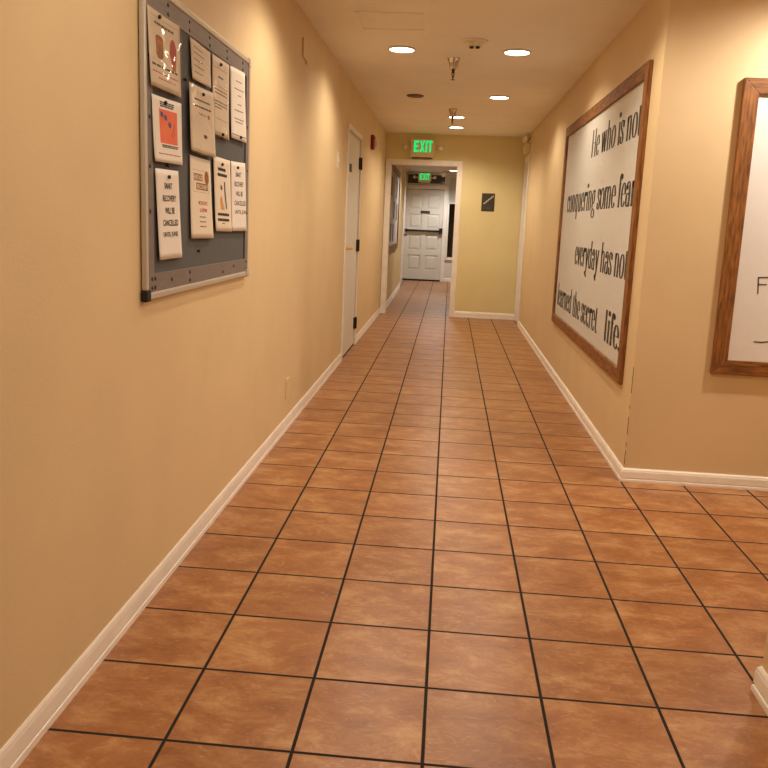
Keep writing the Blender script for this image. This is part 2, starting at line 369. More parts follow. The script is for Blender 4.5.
# ---- door 4: white door with dark knob on the left, just before the exit door
def q_(y): # point on the second wall segment
    t = (y-14.65)/(YF-14.65); return -.905-.085*t
d = thing('door_4', (q_(16.2), 16.2, 0), kind='structure', label='white side door with dark knob seen edge-on beside the exit door', cat='door')
def slab(mb, y0, y1, z0, z1, dep, off=0):
    return mb.add([(q_(y)+o_, y, z) for y in (y0, y1) for o_ in (off, off+dep) for z in (z0, z1)], [(0, 1, 3, 2), (4, 6, 7, 5), (0, 4, 5, 1), (2, 3, 7, 6), (0, 2, 6, 4), (1, 5, 7, 3)])
slab(MB(), 15.6, 16.75, .01, 1.98, .008).build('leaf', 'white_door', d)
slab(slab(slab(MB(), 15.52, 15.6, 0, 2.05, .016), 16.75, 16.83, 0, 2.05, .016), 15.6, 16.75, 1.98, 2.05, .016).build('casing', 'trim', d)
MB().lathe((q_(16.6)+.008, 16.62, .98), (1, 0, 0), [(.024, 0), (.022, .006), (.009, .012), (.009, .03), (.024, .042), (.026, .055), (.016, .068)]).build('knob', 'black', d, smooth=True)

# ---- windows of the far wall
wn = thing('window_1', ((TX0+TX1)/2, YF, TZ0), kind='structure', label='dark transom window above the exit door', cat='window')
MB().box(TX0, TX1, YF+.02, YF+.05, TZ0, TZ0+.012).box(TX0, TX1, YF+.02, YF+.05, TZ1-.012, TZ1).box(TX0, TX0+.012, YF+.02, YF+.05, TZ0, TZ1).box(TX1-.012, TX1, YF+.02, YF+.05, TZ0, TZ1).build('window_frame', 'trim', wn)
MB().box(TX0+.012, TX1-.012, YF+.032, YF+.038, TZ0+.012, TZ1-.012).build('pane', 'glass', wn)
wn = thing('window_2', ((SX0+SX1)/2, YF, SZ0), kind='structure', label='dark window with a half lowered white blind right of the exit door', cat='window')
MB().box(SX0, SX1, YF+.02, YF+.06, SZ0, SZ0+.03).box(SX0, SX1, YF+.02, YF+.06, SZ1-.03, SZ1).box(SX0, SX0+.03, YF+.02, YF+.06, SZ0, SZ1).box(SX1-.03, SX1, YF+.02, YF+.06, SZ0, SZ1).build('window_frame', 'trim', wn)
MB().box(SX0+.03, SX1-.03, YF+.037, YF+.043, SZ0+.03, SZ1-.03).build('pane', 'glass', wn)
MB().box(SX0-.02, SX1+.05, YF-.035, YF+.02, SZ0-.03, SZ0).build('window_sill', 'trim', wn, bevel=.004)
m_ = MB()
for i in range(15):
    z = 2.235-i*.037
    m_.add([(SX0+.01, YF-.004, z), (SX1-.01, YF-.004, z), (SX1-.01, YF+.012, z-.033), (SX0+.01, YF+.012, z-.033), (SX0+.01, YF-.002, z+.001), (SX1-.01, YF-.002, z+.001), (SX1-.01, YF+.014, z-.032), (SX0+.01, YF+.014, z-.032)],
           [(0, 1, 2, 3), (4, 5, 6, 7), (0, 1, 5, 4), (2, 3, 7, 6), (0, 3, 7, 4), (1, 2, 6, 5)])
m_.box(SX0+.01, SX1-.01, YF-.004, YF+.014, 1.665, 1.69)
bl = m_.build('window_blind', 'blind', None, label='white slatted blind lowered halfway over the far window', cat='blind')

# ------------------------------------------------------------------ lights
LG = 'recessed ceiling lights along the corridor'
def downlight(x, y, label, z=H, lit=True, power=P_CAN, col=WARM, r=.083, group=LG, cone=152):
    t = thing('downlight', (x, y, z-.012), label, 'ceiling light', group)
    MB().lathe((x, y, z), (0, 0, -1), [(r+.010, 0), (r+.010, .005), (r+.004, .010), (r, .011), (r-.002, .003)], 32).build('trim_ring', 'alu' if lit else 'dead_lens', t, smooth=False)
    MB().lathe((x, y, z-.0035), (0, 0, -1), [(r-.002, 0), (r-.003, .005), (r*.6, .0075), (0.001, .0085)], 32).build('lens', 'bulb' if lit else 'dead_lens', t, smooth=True)
    if lit:
        L = bpy.data.lights.new('downlight_lamp', 'SPOT'); L.energy = power; L.color = col; L.spot_size = math.radians(cone); L.spot_blend = .6; L.shadow_soft_size = .05
        lo = bpy.data.objects.new('downlight_lamp', L); C.objects.link(lo); lo.parent = t; lo.location = (0, 0, -.012)
    return t
downlight(-.392, 5.59, 'lit round ceiling light nearest the left wall')
downlight(.38, 5.59, 'lit round ceiling light beside the smoke detector on the right')
downlight(.376, 7.49, 'lit round ceiling light farther down on the right side', power=P_CAN*.9)
downlight(-.388, 7.55, 'dark unlit round ceiling fixture left of the centre', lit=False, r=.07)
downlight(.001, 8.90, 'lit round ceiling light just behind the farther sprinkler head', power=P_CAN*1.25)
downlight(.008, 9.82, 'lit round ceiling light closest to the end wall', power=P_CAN*1.5)
for x, y, wh in ((-.396, 3.73, 'left one between the notice board and the sketch canvas'), (.384, 3.73, 'right one just before the big quote canvas'), (-.396, 1.8, 'left one right before the notice board'),
                 (.384, 1.8, 'right one beside the near wall corner'), (-.396, -.13, 'left one above the viewer'), (.384, -.13, 'right one above the viewer')):
    downlight(x, y, 'ceiling light out of frame, '+wh, group='near ceiling lights out of view', power=P_CAN*(1.08 if y > 3 else .56))
downlight(1.78, 3.42, 'lit round ceiling light in the side passage', col=PASSAGE, cone=172, power=P_CAN*2.5, group='near ceiling lights out of view')
downlight(.0, 16.24, 'lit round ceiling light in the far hall before the exit door', z=HR, power=82, col=COOL)
downlight(-.2, 13.6, 'round ceiling light of the far hall hidden above the doorway', z=HR, power=82, col=COOL)

# ------------------------------------------------------------------ ceiling things
t = thing('smoke_detector', (.09, 5.31, H-.06), 'round off-white smoke detector on the ceiling', 'smoke detector')
MB().lathe((.09, 5.31, H), (0, 0, -1), [(.085, 0), (.083, .007), (.06, .010)], 32).build('base_plate', 'plastic_white', t, smooth=False)
MB().lathe((.09, 5.31, H-.008), (0, 0, -1), [(.060, 0), (.055, .018), (.047, .030), (.040, .034)], 32).build('housing', 'plastic_white', t)
for dx in (-.019, .019): MB().box(.09+dx-.013, .09+dx+.013, 5.265, 5.30, H-.052, H-.042).build('vent', 'black', t, bevel=.003)
def sprinkler(x, y, label):
    t = thing('sprinkler', (x, y, H-.16), label, 'sprinkler', 'fire sprinklers on the corridor ceiling')
    MB().lathe((x, y, H), (0, 0, -1), [(.047, 0), (.045, .004), (.036, .025), (.030, .050), (.030, .068), (.022, .078), (.010, .080)], 24).build('cup', 'chrome', t, smooth=True)
    MB().cyl((x, y, H-.078), (x, y, H-.10), .012, .008).cyl((x, y, H-.10), (x, y, H-.145), .0035).cyl((x-.011, y, H-.095), (x-.004, y, H-.135), .002).cyl((x+.011, y, H-.095), (x+.004, y, H-.135), .002).build('sprinkler_frame', 'black', t)
    MB().lathe((x, y, H-.143), (0, 0, -1), [(.004, 0), (.014, .002), (.014, .0045)], 16).build('deflector', 'black', t)
sprinkler(-.041, 5.86, 'nearer chrome fire sprinkler hanging between the two front ceiling lights')
sprinkler(-.04, 8.34, 'farther chrome fire sprinkler hanging in front of a ceiling light')
t = thing('access_panel', (-.41, 4.86, H-.006), 'painted rectangular access hatch in the ceiling', 'hatch')
MB().box(-.605, -.215, 4.66, 4.672, H-.005, H).box(-.605, -.215, 5.04, 5.052, H-.005, H).box(-.605, -.593, 4.672, 5.04, H-.005, H).box(-.227, -.215, 4.672, 5.04, H-.005, H).build('rim', 'ceil', t)
MB().box(-.588, -.232, 4.677, 5.035, H-.004, H).build('hatch', 'ceil', t)
# spot camera lamp in far hall
t = thing('ceiling_spotlight', (-.2, 16.6, 2.2), 'small white spotlight hanging at the far hall ceiling', 'spotlight')
MB().cyl((-.2, 16.6, HR), (-.2, 16.6, 2.25), .012).build('stem', 'plastic_white', t)
MB().lathe((-.2, 16.62, 2.26), (0, -1, -.35), [(.03, 0), (.045, .03), (.05, .1), (.042, .102)], 20).build('head', 'plastic_white', t, smooth=False)

# ------------------------------------------------------------------ exit signs
def exit_sign(x0, x1, z0, z1, y, label, dep=.05, lampdx=.085, lr=.034, glow='green'):
    """housing with chamfered ends, its front face at y facing the camera"""
    xc = (x0+x1)/2
    t = thing('exit_sign', (xc, y+dep, z0), label, 'exit sign')
    zc = (z0+z1)/2
    p = [(x0+.012, z0), (x1-.03, z0), (x1, z0+.05), (x1, z1-.06), (x1-.012, z1), (x0+.012, z1), (x0, z1-.02), (x0, z0+.02)]
    MB().extrude(p, [(a_, y, b_) for a_, b_ in p], [(a_, y+dep, b_) for a_, b_ in p]).build('housing', 'cream_box', t, bevel=.003)
    MB().box(x0+.02, x1-.03, y+.005, y+dep, z0-.012, z0).build('underside_panel', 'sign', t)
    f = lambda u, v: Vector((x0+(x1-x0)*u, y-.0015, z1-(z1-z0)*v))
    tm = MB()
    def R_(u0, u1, v0, v1): put_rect(tm, f, u0, u1, v0, v1, 1)
    T0, T1 = .10, .73
    R_(.13, .205, T0, T1); R_(.13, .33, T0, T0+.14); R_(.13, .31, .36, .48); R_(.14, .33, T1-.13, T1)                 # E
    put_poly(tm, f, [(.36, T0), (.43, T0), (.58, T1), (.51, T1)]); put_poly(tm, f, [(.51, T0), (.58, T0), (.43, T1), (.36, T1)])  # X
    R_(.605, .68, T0, T1)                                                                                        # I
    R_(.70, .89, T0, T0+.13); R_(.76, .835, T0, T1)                                                               # T
    tm.build('lettering', glow, t, label='glowing green EXIT letters')
    for s_, xx in ((-1, x0), (1, x1)):
        hd = MB().cyl((xx+s_*.0, y+.025, zc), (xx+s_*(lampdx-.02), y+.02, zc+.005), .010).lathe((xx+s_*(lampdx-.025), y+.03, zc+.008), (s_*.45, -1, -.1), [(.014, 0), (lr*.9, .016), (lr, .034), (lr, .044)], 20).build('lamp_head', 'cream_box', t)
        MB().lathe((xx+s_*(lampdx-.025)+s_*.45*.040, y+.03-.0405, zc+.004), (s_*.45, -1, -.1), [(lr*.92, 0), (lr*.7, .006), (.002, .009)], 20).build('lens', 'reflector', hd, smooth=True)
    return t
exit_sign(-.574, -.255, 2.082, 2.317, YE-.052, 'cream exit sign with two lamp heads above the corridor opening', dep=.052)
exit_sign(-.735, -.455, 2.078, 2.285, 17.0, 'farther exit sign hanging before the dark transom window', dep=.04)
MB().cyl((-.595, 17.02, 2.285), (-.595, 17.02, HR), .01).build('mounting_stem', 'cream_box', bpy.data.objects['exit_sign.001'])

# emergency light on the right wall over the narrow door
t = thing('emergency_light', (XR, 10.3, 2.15), 'cream emergency light on the right wall above the narrow door', 'emergency light')
MB().box(XR-.06, XR, 10.14, 10.46, 2.15, 2.26).build('housing', 'cream_box', t, bevel=.008)
for yy in (10.20, 10.40):
    hd = MB().cyl((XR-.03, yy, 2.26), (XR-.03, yy, 2.29), .012).lathe((XR-.015, yy+.01, 2.325), (-.8, -.5, -.15), [(.02, 0), (.036, .02), (.042, .045), (.042, .055)], 20).build('lamp_head', 'cream_box', t)
    MB().lathe((XR-.015-.0465, yy+.01-.029, 2.3165), (-.8, -.5, -.15), [(.038, 0), (.03, .005), (.002, .008)], 20).build('lens', 'reflector', hd, smooth=True)

# stairs sign on the end wall
t = thing('stairs_sign', (.476, YE, 1.425), 'small dark brown stairs sign on the end wall', 'sign')
MB().box(.392, .562, YE-.006, YE, 1.422, 1.655).build('plaque', 'sign', t, bevel=.003)
f = lambda u, v: Vector((.392+.17*u, YE-.0068, 1.655-.233*v))
m_ = MB(); n = 6
for i in range(n):
    u0 = .14+i*.12; v0 = .58-i*.075
    put_rect(m_, f, u0, u0+.145, v0-.03, v0+.012, 1); put_rect(m_, f, u0+.10, u0+.145, v0-.10, v0, 1)
m_.build('stairs_symbol', 'sign_white', t)
m_ = MB(); put_text(m_, 'STAIRS', f, .25, .75, .78, .86); put_rect(m_, f, .12, .88, .70, .708, 1); m_.build('lettering', 'ink_grey', t)

# ------------------------------------------------------------------ left wall fittings
t = thing('fire_alarm', (XL, 8.77, 2.0), 'red fire alarm strobe on the left wall past the door', 'fire alarm')
MB().box(XL, XL+.035, 8.66, 8.80, 1.99, 2.14).build('housing', 'red', t, bevel=.006)
MB().box(XL+.035, XL+.07, 8.70, 8.76, 2.02, 2.08).build('strobe_lens', 'lens', t, bevel=.008)
MB().box(XL+.035, XL+.042, 8.69, 8.77, 2.095, 2.125).build('horn_grille', 'red', t)
t = thing('wall_switch', (XL, 6.235, 1.62), 'white switch plate on the left wall beside the door casing', 'switch')
MB().box(XL, XL+.007, 6.19, 6.27, 1.625, 1.745).build('plate', 'plastic_white', t, bevel=.003)
MB().box(XL+.007, XL+.014, 6.222, 6.238, 1.67, 1.70).build('toggle', 'plastic_white', t, bevel=.002)
t = thing('wall_socket', (XL, 4.46, .18), 'painted-over power socket low on the left wall', 'socket')
MB().box(XL, XL+.006, 4.41, 4.49, .19, .31).build('plate', 'plate', t, bevel=.003)
for z in (.228, .272): MB().box(XL+.006, XL+.008, 4.432, 4.468, z-.014, z+.014).build('outlet', 'plate', t, bevel=.002)
MB().box(XL+.006, XL+.0075, 4.415, 4.485, .300, .309).build('paint_chip', 'sign_white', t, label='bare white top edge')
t = thing('cover_plate', (XL, 4.74, 2.13), 'blank cover plate painted like the wall, high on the left wall', 'cover plate')
MB().box(XL, XL+.012, 4.68, 4.80, 2.14, 2.245).build('plate', 'plate', t, bevel=.002)
MB().box(XL+.003, XL+.010, 4.795, 4.82, 2.122, 2.14).build('cable_clip', 'plate', t)

# ------------------------------------------------------------------ notice board on the left wall
BX = -.882; BY0, BY1, BZ0, BZ1 = 2.256, 3.446, .968, 1.880
KB = .882/.868   # distances on the board surface
t = thing('notice_board', (XL, (BY0+BY1)/2, BZ0), 'grey felt notice board with aluminium frame on the left wall', 'notice board')
MB().box(XL+.001, BX-.008, BY0+.02, BY1-.02, BZ0+.02, BZ1-.02).build('backing_panel', 'black', t)
MB().box(BX-.009, BX-.005, BY0+.07, BY1-.07, BZ0+.06, BZ1-.06).build('felt_panel', 'felt', t)
def rail(y0, y1, z0, z1): return MB().box(XL+.003, BX+.002, y0, y1, z0, z1).build('rail', 'alu', t, bevel=.005)
rail(BY0, BY0+.022, BZ0+.03, BZ1-.03); rail(BY1-.022, BY1, BZ0+.03, BZ1-.03); rail(BY0+.03, BY1-.03, BZ0, BZ0+.022); rail(BY0+.03, BY1-.03, BZ1-.022, BZ1)
for y0, y1, z0, z1 in ((BY0+.022, BY0+.072, BZ0+.022, BZ1-.022), (BY1-.052, BY1-.022, BZ0+.022, BZ1-.022)):
    MB().box(BX-.010, BX-.002, y0, y1, z0, z1).build('band', 'taupe', t, bevel=.001)
for z0, z1 in ((BZ0+.022, BZ0+.077), (BZ1-.077, BZ1-.022)):
    MB().box(BX-.010, BX-.0025, BY0+.072, BY1-.052, z0, z1).build('band', 'taupe', t, bevel=.001)
for cy_, cz_ in ((BY0, BZ0), (BY1, BZ0), (BY0, BZ1), (BY1, BZ1)):
    sy = 1 if cy_ == BY0 else -1; sz = 1 if cz_ == BZ0 else -1
    ys = sorted((cy_-sy*.003, cy_+sy*.032)); zs_ = sorted((cz_-sz*.003, cz_+sz*.032))
    dark = (cy_ == BY0)
    MB().box(XL+.002, BX+.004, ys[0], ys[1], zs_[0], zs_[1]).build('corner_cap', 'rubber' if dark else 'alu', t, bevel=.004)
sc = [(y, z) for y in (2.46, 2.66, 2.88, 3.10, 3.33) for z in (BZ1-.035, BZ1-.062)]+[(y, z) for y in (2.31, 2.66) for z in (BZ0+.035, BZ0+.062)]
sc += [(2.335, BZ0+.035), (2.335, BZ0+.062), (3.418, BZ0+.035), (3.418, BZ0+.062), (2.30, 1.23), (2.30, 1.50), (2.30, 1.36), (3.416, 1.60), (3.416, 1.42), (3.416, 1.24), (2.30, 1.67), (3.06, BZ0+.04), (3.22, BZ0+.055), (2.48, BZ0+.05)]
for y, z in sc: MB().lathe((BX-.0028, y, z), (1, 0, 0), [(.0065, 0), (.0065, .002), (.003, .003)], 10).build('screw', 'black', t)
for i, (y, z) in enumerate(((2.606, 1.655), (2.44, 1.372), (2.745, 1.10), )):
    MB().lathe((BX-.005, y, z), (1, 0, 0), [(.0025, 0), (.003, .004), (.006, .006), (.006, .010), (.002, .012)], 10).build('pushpin', 'black', None,
        label=['black pushpin stuck in bare felt between the upper notices', 'black pushpin in the felt above the large-print notice at lower left', 'black pushpin alone in the bare lower felt'][i], cat='pushpin', group='loose pushpins in the notice board felt')

def notice(corners, label, pins=((.5, .04),), paper='paper', lift=.004, curl=.004, sleeve=False, draw=None, layer=0, amp=.002):
    (TL, TR, BR, BL) = [(y*KB, CAM_H+(z-CAM_H)*KB) for y, z in corners]
    ph = random.uniform(0, 6)
    def f(u, v, off=.0006):
        y = (TL[0]*(1-u)+TR[0]*u)*(1-v)+(BL[0]*(1-u)+BR[0]*u)*v
        z = (TL[1]*(1-u)+TR[1]*u)*(1-v)+(BL[1]*(1-u)+BR[1]*u)*v
        x = BX+.000+layer*.004+lift*v+curl*max(0, v-.55)**2*2.2+amp*math.sin(u*5+ph+v*2)*.6+amp*.6
        return Vector((x+off, y, z))
    t = thing('notice', tuple(f(.5, 1)), label, 'notice', 'paper notices pinned to the board')
    def grid(fn, nu=10, nv=14):
        m_ = MB(); vs = [fn(i/nu, j/nv) for j in range(nv+1) for i in range(nu+1)]
        return m_.add(vs, [(j*(nu+1)+i, (j+1)*(nu+1)+i, (j+1)*(nu+1)+i+1, j*(nu+1)+i+1) for j in range(nv) for i in range(nu)])
    grid(lambda u, v: f(u, v, 0)).build('sheet', paper, t, smooth=True, solid=.0004)
    inks = {}
    def ink(k): return inks.setdefault(k, MB())
    if draw: draw(ink, f)
    for k, mb in inks.items(): mb.build('print', k, t)
    for u, v in pins:
        p = f(u, v, 0)
        MB().lathe(p, (1, 0, 0), [(.003, 0), (.006, .002), (.006, .007), (.002, .009)], 10).build('pin', 'black', t)
    if sleeve:
        r = random.Random(sleeve)
        k1, k2, k3, k4 = [r.uniform(0, 6) for _ in range(4)]
        def g(u, v):
            u2 = -.03+1.06*u; v2 = -.02+1.05*v
            return f(u2, v2, .0022+.0010*math.sin(6*u+k1+2*v)+.0010*math.sin(7*v+k2-3*u)+.00022*math.sin(21*u+17*v+k3)+.00016*math.sin(29*v-15*u+k4))
        grid(g, 24, 32).build('plastic_sleeve', 'film', t, smooth=True, recalc=False, label='clear glossy plastic sleeve')
    return t

def smart(ink, f, last='UNTIL JUNE', u1=.86):
    for i, (s, a0, b0) in enumerate((('SMART', .33, .70), ('RECOVERY', .24, .84), ('WILL BE', .33, .76), ('CANCELLED', .22, .90 if u1 < .9 else .97), (last, .22, u1))):
        put_text(ink('ink'), s, f, a0, b0, .145+i*.137, .215+i*.137)
def d1(ink, f):
    put_rect(ink('ink_gold'), f, .08, .92, .075, .079); put_words(ink('ink'), f, .20, .82, .155, .032, 1)
    put_poly(ink('ink_gold'), f, [(.22, .33), (.27, .30), (.42, .30), (.46, .34), (.45, .56), (.40, .60), (.28, .60), (.23, .55)])
    put_rect(ink('ink_orange'), lambda u, v: f(u, v, .001), .25, .42, .36, .40)
    e = [(.76+.11*math.cos(q*math.pi/8), .42+.17*math.sin(q*math.pi/8)) for q in range(16)]
    put_poly(ink('ink_red'), f, e); put_poly(ink('ink_orange'), f, [(.68, .50), (.86, .50), (.83, .68), (.72, .68)])
    put_words(ink('ink'), f, .08, .92, .70, .03, 2, .02); put_words(ink('ink_red'), f, .08, .92, .79, .016, 3); put_words(ink('ink_red'), f, .25, .80, .86, .016, 4)
    put_rect(ink('ink_gold'), f, .06, .95, .945, .949)
def d2(ink, f):
    for i, v in enumerate((.16, .30, .46, .62, .78)): put_words(ink('ink'), f, .15, .6+.08*(i % 2), v, .022, 10+i)
def d3(ink, f):
    for v in (.13, .36, .78): put_rect(ink('ink_maroon'), f, .12, .90, v, v+.006)
    put_words(ink('ink'), f, .32, .62, .24, .024, 5)
    for i, v in enumerate((.41, .455, .56, .60, .64)): put_words(ink('ink'), f, .12, .86 if i != 4 else .5, v, .014, 20+i)
def d4(ink, f):
    for i, (v, u0, u1) in enumerate(((.17, .36, .82), (.28, .25, .9), (.365, .5, .75), (.49, .48, .74), (.58, .25, .85), (.70, .25, .86), (.745, .30, .78))): put_words(ink('ink_grey'), f, u0, u1, v, .014, 30+i)
    put_rect(ink('ink'), f, .04, .98, .93, .94)
def d5(ink, f):
    for i, v in enumerate((.075, .105, .135)): put_words(ink('ink'), f, .26, .72, v, .022, 40+i, .008)
    put_rect(ink('art_red'), f, .22, .82, .18, .70)
    F = lambda u, v: f(u, v, .0012)
    for k, (u, v) in enumerate(((.30, .26), (.42, .30), (.55, .40))):
        put_poly(ink('ink_blue'), F, [(u-.05, v-.035), (u, v-.045), (u+.05, v-.02), (u+.045, v+.04), (u-.01, v+.045), (u-.045, v+.02)])
    pts = [(.70, .36), (.70, .44), (.62, .52), (.60, .58), (.68, .58), (.71, .50)]
    for p, q in zip(pts, pts[1:]):
        put_poly(ink('ink_maroon'), F, [(p[0]-.008, p[1]), (p[0]+.008, p[1]), (q[0]+.008, q[1]), (q[0]-.008, q[1])])
    put_words(ink('ink'), f, .26, .84, .73, .02, 44, .008); put_words(ink('ink'), f, .28, .82, .755, .02, 45, .008); put_words(ink('ink_maroon'), f, .14, .92, .865, .014, 46)
def d6(ink, f):
    put_words(ink('ink'), f, .20, .84, .20, .026, 50); put_words(ink('ink'), f, .18, .86, .30, .026, 51); put_text(ink('ink'), 'Thank you', f, .36, .66, .385, .425)
    put_poly(ink('ink_orange'), f, [(.70, .40), (.75, .37), (.80, .40), (.79, .44), (.72, .44)])
    put_poly(ink('ink'), f, [(.52, .70), (.64, .70), (.66, .74), (.60, .76), (.53, .75)])
def d8(ink, f):
    for v in (.155, .42): put_rect(ink('ink_grey'), f, .14, .88, v, v+.003)
    for u in (.14, .877): put_rect(ink('ink_grey'), f, u, u+.006, .155, .42)
    put_rect(ink('ink_gold'), f, .18, .58, .20, .285); put_rect(ink('ink_gold'), f, .28, .82, .31, .395)
    F = lambda u, v: f(u, v, .0014)
    put_text(ink('paper_cream'), 'REFUGE', F, .20, .56, .215, .272); put_text(ink('paper_cream'), 'RECOVERY', F, .30, .80, .325, .382)
    e = [(.77+.10*math.cos(q*math.pi/8), .23+.085*math.sin(q*math.pi/8)) for q in range(16)]; put_poly(ink('ink_gold'), F, e)
    put_text(ink('ink_red'), 'MONDAYS', f, .36, .76, .53, .58); put_text(ink('ink_red'), '6:30PM', f, .40, .72, .62, .67)
    for i, v in enumerate((.73, .79, .85)): put_words(ink('ink'), f, .38, .66, v, .012, 60+i)
def d9(ink, f):
    for i, (v, u0, u1) in enumerate(((.155, .22, .70), (.23, .20, .78))): put_words(ink('ink'), f, u0, u1, v, .04, 70+i, .008)
    put_poly(ink('ink_blue'), f, [(.58, .32), (.66, .31), (.68, .45), (.76, .68), (.70, .69), (.62, .50)])
    put_poly(ink('ink_grey'), f, [(.35, .38), (.42, .36), (.50, .41), (.44, .44), (.36, .42)])
    put_poly(ink('tan'), f, [(.32, .56), (.42, .50), (.52, .60), (.60, .70), (.38, .70)])
    for i, v in enumerate((.765, .84)): put_words(ink('ink'), f, .16, .86, v, .036, 80+i, .008)
    put_words(ink('ink'), f, .42, .58, .89, .012, 83)
N = dict(
 P1=[(2.241, 1.791), (2.507, 1.795), (2.505, 1.584), (2.258, 1.582)], P2=[(2.609, 1.787), (2.828, 1.783), (2.818, 1.663), (2.618, 1.662)],
 P3=[(2.852, 1.785), (3.063, 1.786), (3.056, 1.511), (2.855, 1.515)], P4=[(3.075, 1.788), (3.298, 1.800), (3.309, 1.526), (3.082, 1.524)],
 P5=[(2.273, 1.56), (2.521, 1.568), (2.522, 1.379), (2.284, 1.374)], P6=[(2.576, 1.643), (2.835, 1.649), (2.853, 1.429), (2.585, 1.434)],
 P7=[(2.295, 1.355), (2.498, 1.359), (2.512, 1.088), (2.312, 1.087)], P8=[(2.606, 1.419), (2.823, 1.416), (2.859, 1.143), (2.61, 1.147)],
 P9=[(2.867, 1.438), (3.092, 1.437), (3.099, 1.165), (2.884, 1.169)], P10=[(3.096, 1.437), (3.313, 1.444), (3.331, 1.166), (3.108, 1.167)])
notice(N['P1'], 'white notice in a plastic sleeve with orange and red pictures, top left of board', pins=((.34, .06),), sleeve=3, paper='paper_cream', draw=d1)
notice(N['P2'], 'short sleeved notice, second from the left in the top row', sleeve=5, paper='paper_cream', draw=d2, pins=())
notice(N['P3'], 'cream notice with thin maroon rules, third in the top row', sleeve=9, paper='paper_cream', draw=d3, pins=((.45, .07), (.5, .97)))
notice(N['P4'], 'white notice with short centred lines, rightmost in the top row', draw=d4, pins=((.6, .95),))
notice(N['P5'], 'white notice with a square red picture at the left', draw=d5, pins=((.42, .07),))
notice(N['P6'], 'sleeved thank you notice in the middle of the board', sleeve=12, paper='paper_cream', draw=d6, pins=((.55, .09),), layer=2)
notice(N['P7'], 'large print cancelled notice at lower left of board', draw=smart, pins=((.52, .08),))
notice(N['P8'], 'cream notice with gold block lettering at lower centre', paper='paper_cream', draw=d8, pins=(), sleeve=False)
notice(N['P9'], 'cream notice with a blue and tan drawing at lower right', paper='paper_cream', draw=d9, pins=((.45, .085),))
notice(N['P10'], 'large print cancelled notice at far right edge of board', draw=lambda i_, f_: smart(i_, f_, 'UNTIL JUN', .97), pins=((.45, .08),))

